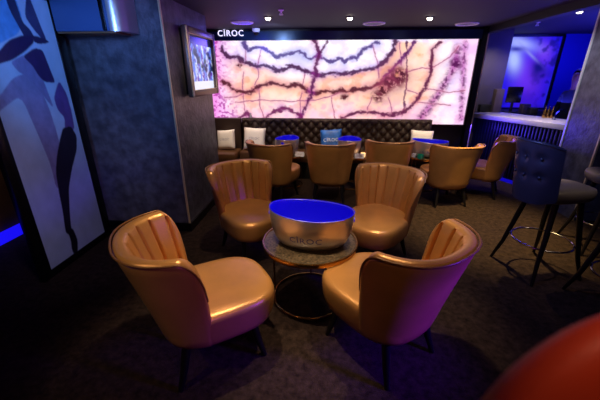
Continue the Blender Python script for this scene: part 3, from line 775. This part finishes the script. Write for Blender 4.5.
# person behind the bar, mostly hidden by the pillar
def person():
    t = thing('person', 'person in dark clothes standing behind the bar, mostly hidden by the grey pillar', 'person', (at_y(580, 77, 5.75).x, 5.75, 0), R(100))
    J = {'pel': ((0, 0, .95), .13), 'bel': ((0, 0, 1.1), .125), 'che': ((0, 0, 1.30), .145), 'nek': ((0, .0, 1.47), .058), 'hd0': ((0, .02, 1.56), .075), 'hd1': ((0, .02, 1.67), .092), 'hd2': ((0, .01, 1.73), .07)}
    for s, k in ((-1, 'l'), (1, 'r')):
        J.update({'sh'+k: ((s*.18, 0, 1.41), .062), 'el'+k: ((s*.24, .02, 1.14), .044), 'wr'+k: ((s*.23, .16, .98), .03), 'ha'+k: ((s*.22, .24, .97), .035),
                  'hi'+k: ((s*.09, 0, .9), .09), 'kn'+k: ((s*.10, .02, .49), .062), 'an'+k: ((s*.10, -.01, .09), .042), 'to'+k: ((s*.11, .15, .035), .034)})
    names = list(J); E_ = [('pel', 'bel'), ('bel', 'che'), ('che', 'nek'), ('nek', 'hd0'), ('hd0', 'hd1'), ('hd1', 'hd2')]
    for k in 'lr': E_ += [('che', 'sh'+k), ('sh'+k, 'el'+k), ('el'+k, 'wr'+k), ('wr'+k, 'ha'+k), ('pel', 'hi'+k), ('hi'+k, 'kn'+k), ('kn'+k, 'an'+k), ('an'+k, 'to'+k)]
    me = bpy.data.meshes.new('body'); me.from_pydata([J[n][0] for n in names], [(names.index(a), names.index(b)) for a, b in E_], [])
    o = bpy.data.objects.new('body_tmp', me); COL.objects.link(o)
    md = o.modifiers.new('s', 'SKIN'); sv = me.skin_vertices[0].data
    for i, n in enumerate(names): sv[i].radius = (J[n][1],)*2; sv[i].use_root = (n == 'pel')
    o.modifiers.new('d', 'SUBSURF').levels = 2
    dg = bpy.context.evaluated_depsgraph_get(); m2 = bpy.data.meshes.new_from_object(o.evaluated_get(dg)); bpy.data.objects.remove(o)
    m2.materials.clear()
    for m in (CLOTH, SKIN): m2.materials.append(m)
    for p in m2.polygons: p.use_smooth = True; c = p.center; p.material_index = 1 if (c.z > 1.47 or (c.y > .15 and .9 < c.z < 1.05)) else 0
    b = bpy.data.objects.new('body', m2); COL.objects.link(b); b.parent = t
    bm = bmesh.new(); bmesh.ops.create_uvsphere(bm, u_segments=24, v_segments=16, radius=.105, matrix=Matrix.Translation((0, -.012, 1.69)))
    bmesh.ops.delete(bm, geom=[v for v in bm.verts if v.co.y > .045 and v.co.z < 1.74 or v.co.z < 1.58], context='VERTS')
    finish('hair', bm, HAIR, t)
person()

# ------------------------------------------------------------------ bar stools (local: faces +y)
def stool_parts(root, sm, bmtl):
    SZ = .82
    bm = bmesh.new(); n = 48; base = superel(.19, .29, 3.2, n)
    prof = [(.80, .715), (.92, .718), (.98, .735), (1, .77), (1, .79), (.97, .812), (.88, .822), (.5, .826), (.02, .828)]
    loft(bm, [[Vector((x*s, y*s-.01, z)) for x, y in base] for s, z in prof]); finish('seat', bm, sm, root, angle=60)
    bm = bmesh.new(); NS, NZ = 61, 26; T = .055; z0, zt0 = .655, 1.225; rings = []; rim = []
    def top(s): return zt0-.045*abs(s)**4-.0*s
    def sf(s, z, off):
        k = (z-z0)/(zt0-z0); hw = .212+.012*k-.03*max(0, .25-k); y = -.33-.095*k + .13*abs(s)**2.6 
        nx = -abs(s)**1.6*.5*math.copysign(1, s)*1
        return Vector((hw*s*(1-.0*off)+nx*off, y+off*.9, z))
    btn = [(-.6, .93), (0, .93), (.6, .93), (-.36, 1.07), (.36, 1.07), (-.36, .80), (.36, .80)]
    btn = [(-.55, 1.09), (0, 1.09), (.55, 1.09), (-.55, .94), (0, .94), (.55, .94)]
    def dim(s, z): return sum(math.exp(-(((s-a)*.21)**2+(z-b)**2)/.0012) for a, b in btn)*.026
    for i in range(NS):
        s = -1+2*i/(NS-1); t = T*math.sqrt(max(.04, 1-max(0, (abs(s)-.9)/.1)**2)); tp = top(s); rr = t/2
        zb = .705+.05*abs(s)**3; zs = [zb+(tp-rr-zb)*k/(NZ-1) for k in range(NZ)]
        pts = [sf(s, z, dim(s, z)) for z in zs]
        pts += [sf(s, tp-rr+rr*math.sin(PI*k/6), rr*(1-math.cos(PI*k/6))) for k in range(1, 6)]
        pts += [sf(s, z, t-dim(s, z)*.5) for z in reversed(zs)]
        rings.append(pts); rim.append(sf(s, tp-rr*.3, -.002))
    loft(bm, rings); bo = finish('backrest', bm, bmtl, root, angle=60)
    for a, b in btn:
        bm = bmesh.new(); c = sf(a, b, .012); bmesh.ops.create_uvsphere(bm, u_segments=12, v_segments=8, radius=.011, matrix=Matrix.Translation(c)); finish('button', bm, bmtl, bo)
    bm = bmesh.new(); tube(bm, rim, .006, 8); finish('piping', bm, bmtl, root)
    for sx, sy in ((-1, 1), (1, 1), (-1, -1), (1, -1)):
        bm = bmesh.new(); tube(bm, [(.13*sx, .12*sy, .725), (.175*sx, .165*sy, .40), (.20*sx, .20*sy, .20), (.245*sx, .245*sy, .001)], [.024, .021, .018, .013], 12); finish('leg', bm, LEGW, root)
    bm = bmesh.new(); tube(bm, ring_pts(.235, .30), .008, 10, True); finish('foot_ring', bm, CHROME, root)
G3 = 'tall bar stools by the grey pillar'
st = thing('bar_stool', 'tall bar stool with navy buttoned back seen from behind, in front of the bar', 'bar stool', (1.985, 2.74, 0), R(14-90), G3); stool_parts(st, TAUPE, NAVY)
copy_tree(st, (2.88, 3.20, 0), R(170-90), 'tall bar stool beyond the navy one, only its seat end at the picture edge')
copy_tree(st, (2.29, 2.17, 0), R(178-90), 'nearest tall bar stool, only a leg and foot ring at the right edge')

# ------------------------------------------------------------------ out-of-focus chair right by the camera
def near_chair():
    # a high backed armchair standing at the viewer's right elbow
    t = thing('high_back_chair', 'out of focus orange red chair back filling the bottom right corner', 'chair', (.40, .34, 0), R(13))
    bm = bmesh.new(); n = 40; rings = []
    for k in range(41):
        u = 1-(1-k/40)**1.8; z = .45+u*.985; w = .21-.01*u; th = .055
        e = max(0, 1-((z-1.20)/.235)**2) if z > 1.20 else 1
        e = max(.0003, e)**.5; ee = .12+.88*e
        rings.append([Vector((x*e, y*ee, z)) for x, y in superel(w, th, 2.6, n)])
    loft(bm, rings); finish('backrest', bm, ORANGE, t, angle=70)
    bm = bmesh.new(); loft(bm, [[Vector((x*s, y*s-.26, z)) for x, y in superel(.24, .24, 3, n)] for s, z in ((.85, .36), (.97, .37), (1, .41), (.98, .45), (.85, .47), (.02, .475))]); finish('seat', bm, ORANGE, t, angle=60)
    for sx in (-1, 1):
        for y0, y1 in ((-.43, -.46), (-.06, -.02)):
            bm = bmesh.new(); tube(bm, [(.17*sx, y0, .38), (.19*sx, y1, .001)], [.024, .014], 12); finish('leg', bm, LEGW, t)
near_chair()

# ------------------------------------------------------------------ lights
def spot(name, loc, to, power, col, size=50, blend=.6, rad=.03):
    l = bpy.data.lights.new(name, 'SPOT'); l.energy = power; l.color = col; l.spot_size = R(size); l.spot_blend = blend; l.shadow_soft_size = rad
    o = bpy.data.objects.new(name, l); COL.objects.link(o); o.location = loc
    o.rotation_euler = (Vector(to)-Vector(loc)).to_track_quat('-Z', 'Y').to_euler(); return o
def area(name, loc, to, power, col, sx, sy):
    l = bpy.data.lights.new(name, 'AREA'); l.energy = power; l.color = col; l.shape = 'RECTANGLE'; l.size = sx; l.size_y = sy
    o = bpy.data.objects.new(name, l); COL.objects.link(o); o.location = loc
    o.rotation_euler = (Vector(to)-Vector(loc)).to_track_quat('-Z', 'Y').to_euler(); return o
def point(name, loc, power, col, rad=.05):
    l = bpy.data.lights.new(name, 'POINT'); l.energy = power; l.color = col; l.shadow_soft_size = rad
    o = bpy.data.objects.new(name, l); COL.objects.link(o); o.location = loc; return o
WARM = (1, .79, .50); WARM2 = (1, .74, .46)
VIO = (.34, .06, 1); CYB = (.08, .26, 1)
zc = CZ-.02
spot('spot_a', (-.50, 1.75, zc), (-.52, 1.72, 0), 130, WARM, 55, .7)
spot('bounce_fill', (-1.7, .3, zc), (-1.0, 1.5, .4), 34, WARM, 45, .8)  # added lamp in place of warm bounce on the near left chair
spot('spot_b', (.36, 1.95, zc), (.34, 1.9, 0), 110, WARM, 55, .7)
spot('spot_c', (-.80, 2.65, zc), (-.78, 2.85, 0), 42, WARM, 55, .7)
spot('spot_d', (.60, 2.55, zc), (.55, 2.75, 0), 60, WARM, 55, .7)
spot('spot_e', (1.9, 3.55, zc), (1.9, 3.6, 0), 480, (1, .74, .28), 60, .8)
spot('screen_glint', (-.9, 3.0, 2.3), (-1.48, 3.7, 1.8), 14, WARM, 40, .9)  # added lamp, no fitting, so the gilt frame glints
spot('far_fill_left', (-.3, 2.9, zc), (-.3, 4.2, .6), 75, WARM, 62, .8)  # added fill lighting the far chair backs from the front
spot('far_fill_right', (1.2, 2.9, zc), (1.25, 4.3, .6), 80, WARM, 62, .8)  # second added fill for the far chair backs, right half
spot('stool_fill', (2.45, 2.3, zc), (2.45, 2.7, .5), 115, WARM, 60, .8)  # added lamp to brighten the bar stool seats
for i, q in enumerate(DL): spot('downlight_%d' % i, q+Vector((0, 0, -.03)), (q.x, q.y, 0), 45, WARM2, 85, .8)
spot('downlight_bar', DLB+Vector((0, 0, -.03)), (DLB.x, DLB.y, 0), 40, WARM2, 80, .8)
for i, x in enumerate((-1.5, -.1, 1.55)): spot('bench_%d' % i, (x, 4.9, zc), (x, 5.45, .6), 50, WARM2, 55, .8)
spot('bar_top', (2.75, 5.0, zc), (3.1, 5.4, 1.0), 90, (1, .86, .74), 55, .7)
spot('pillar_wash', (2.6, 4.0, zc), (3.1, 4.2, 1.6), 30, (.75, .78, 1), 90, .9)
spot('violet_side', (1.95, 1.0, 1.0), (.75, 1.50, .5), 330, (.10, .012, 1), 42, .7, .15)
spot('violet_left', (.1, .2, 1.1), (-.72, 1.5, .55), 9, (.35, .05, 1), 38, .8, .15)
spot('left_ochre', (-3.0, 2.4, 2.3), (-3.45, 3.3, .9), 14, (1, .75, .35), 70, .8)
spot('box_blue', (-1.7, 1.9, 1.95), (-2.0, 3.05, 2.2), 14, (.12, .32, 1), 50, .8, .05)  # added blue lamp, only to brighten the wall box
spot('blue_column', (-1.6, 1.5, 2.2), (-2.1, 3.2, 1.7), 75, (.15, .33, 1), 70, .9, .1)
spot('blue_poster', (-1.2, 2.2, 2.3), (-2.4, 2.6, 2.0), 36, (.14, .42, 1), 70, .9, .1)
spot('violet_poster', (-1.0, 1.2, 1.6), (-2.4, 2.7, .6), 34, (.74, .60, 1), 60, .9, .1)
area('violet_ceiling', (.5, 3.0, 1.7), (.5, 3.2, 3), 22, (.42, .07, .9), 3, 2)
point('blue_ceiling', (-1.15, 5.1, 2.15), 5, (.10, .04, 1), .1)
spot('fascia_wash', (-.8, 5.0, 2.25), (-.9, 5.8, 2.26), 14, (.5, .65, 1), 100, .9)  # added lamp that lifts the white security camera out of the dark
spot('flank_wash', (-1.15, 3.9, 2.3), (-1.55, 3.9, .9), 22, WARM, 80, .9)
spot('pier_wash', (2.75, 5.7, 2.3), (2.95, 6.5, 1.5), 42, (1, .85, .75), 70, .9)  # added warm lamp to brighten the grey pier
for x_ in (-1.65, -1.2, .1, 1.6): spot('cushion_fill', (x_, 4.75, 2.34), (x_, 5.45, .66), 60, (1, .82, .62), 16, .6)  # added narrow lamps, one per cushion, to whiten them
area('bar_blue', (4.2, 6.0, 2.3), (4.2, 6.8, 0), 40, (.04, .04, 1), 1.2, .8)
area('bar_blue_up', (4.2, 5.6, 1.3), (4.0, 5.6, 3), 70, (.04, .04, 1), 1.0, 1.0)
area('bar_front_blue', (2.40, 5.55, .92), (2.95, 5.3, .45), 8, (.06, .03, 1), .3, .1)
area('stool_blue', (1.0, 2.35, 1.75), (1.8, 2.7, .9), 6, (.26, .36, 1), .3, .3)
area('near_warm', (.55, .05, 2.2), (.35, .33, 1.3), 4.5, (1, .5, .3), .2, .2)
w = bpy.data.worlds.new('world'); SC.world = w; w.use_nodes = True
w.node_tree.nodes['Background'].inputs[0].default_value = (.30, .25, .55, 1); w.node_tree.nodes['Background'].inputs[1].default_value = .03
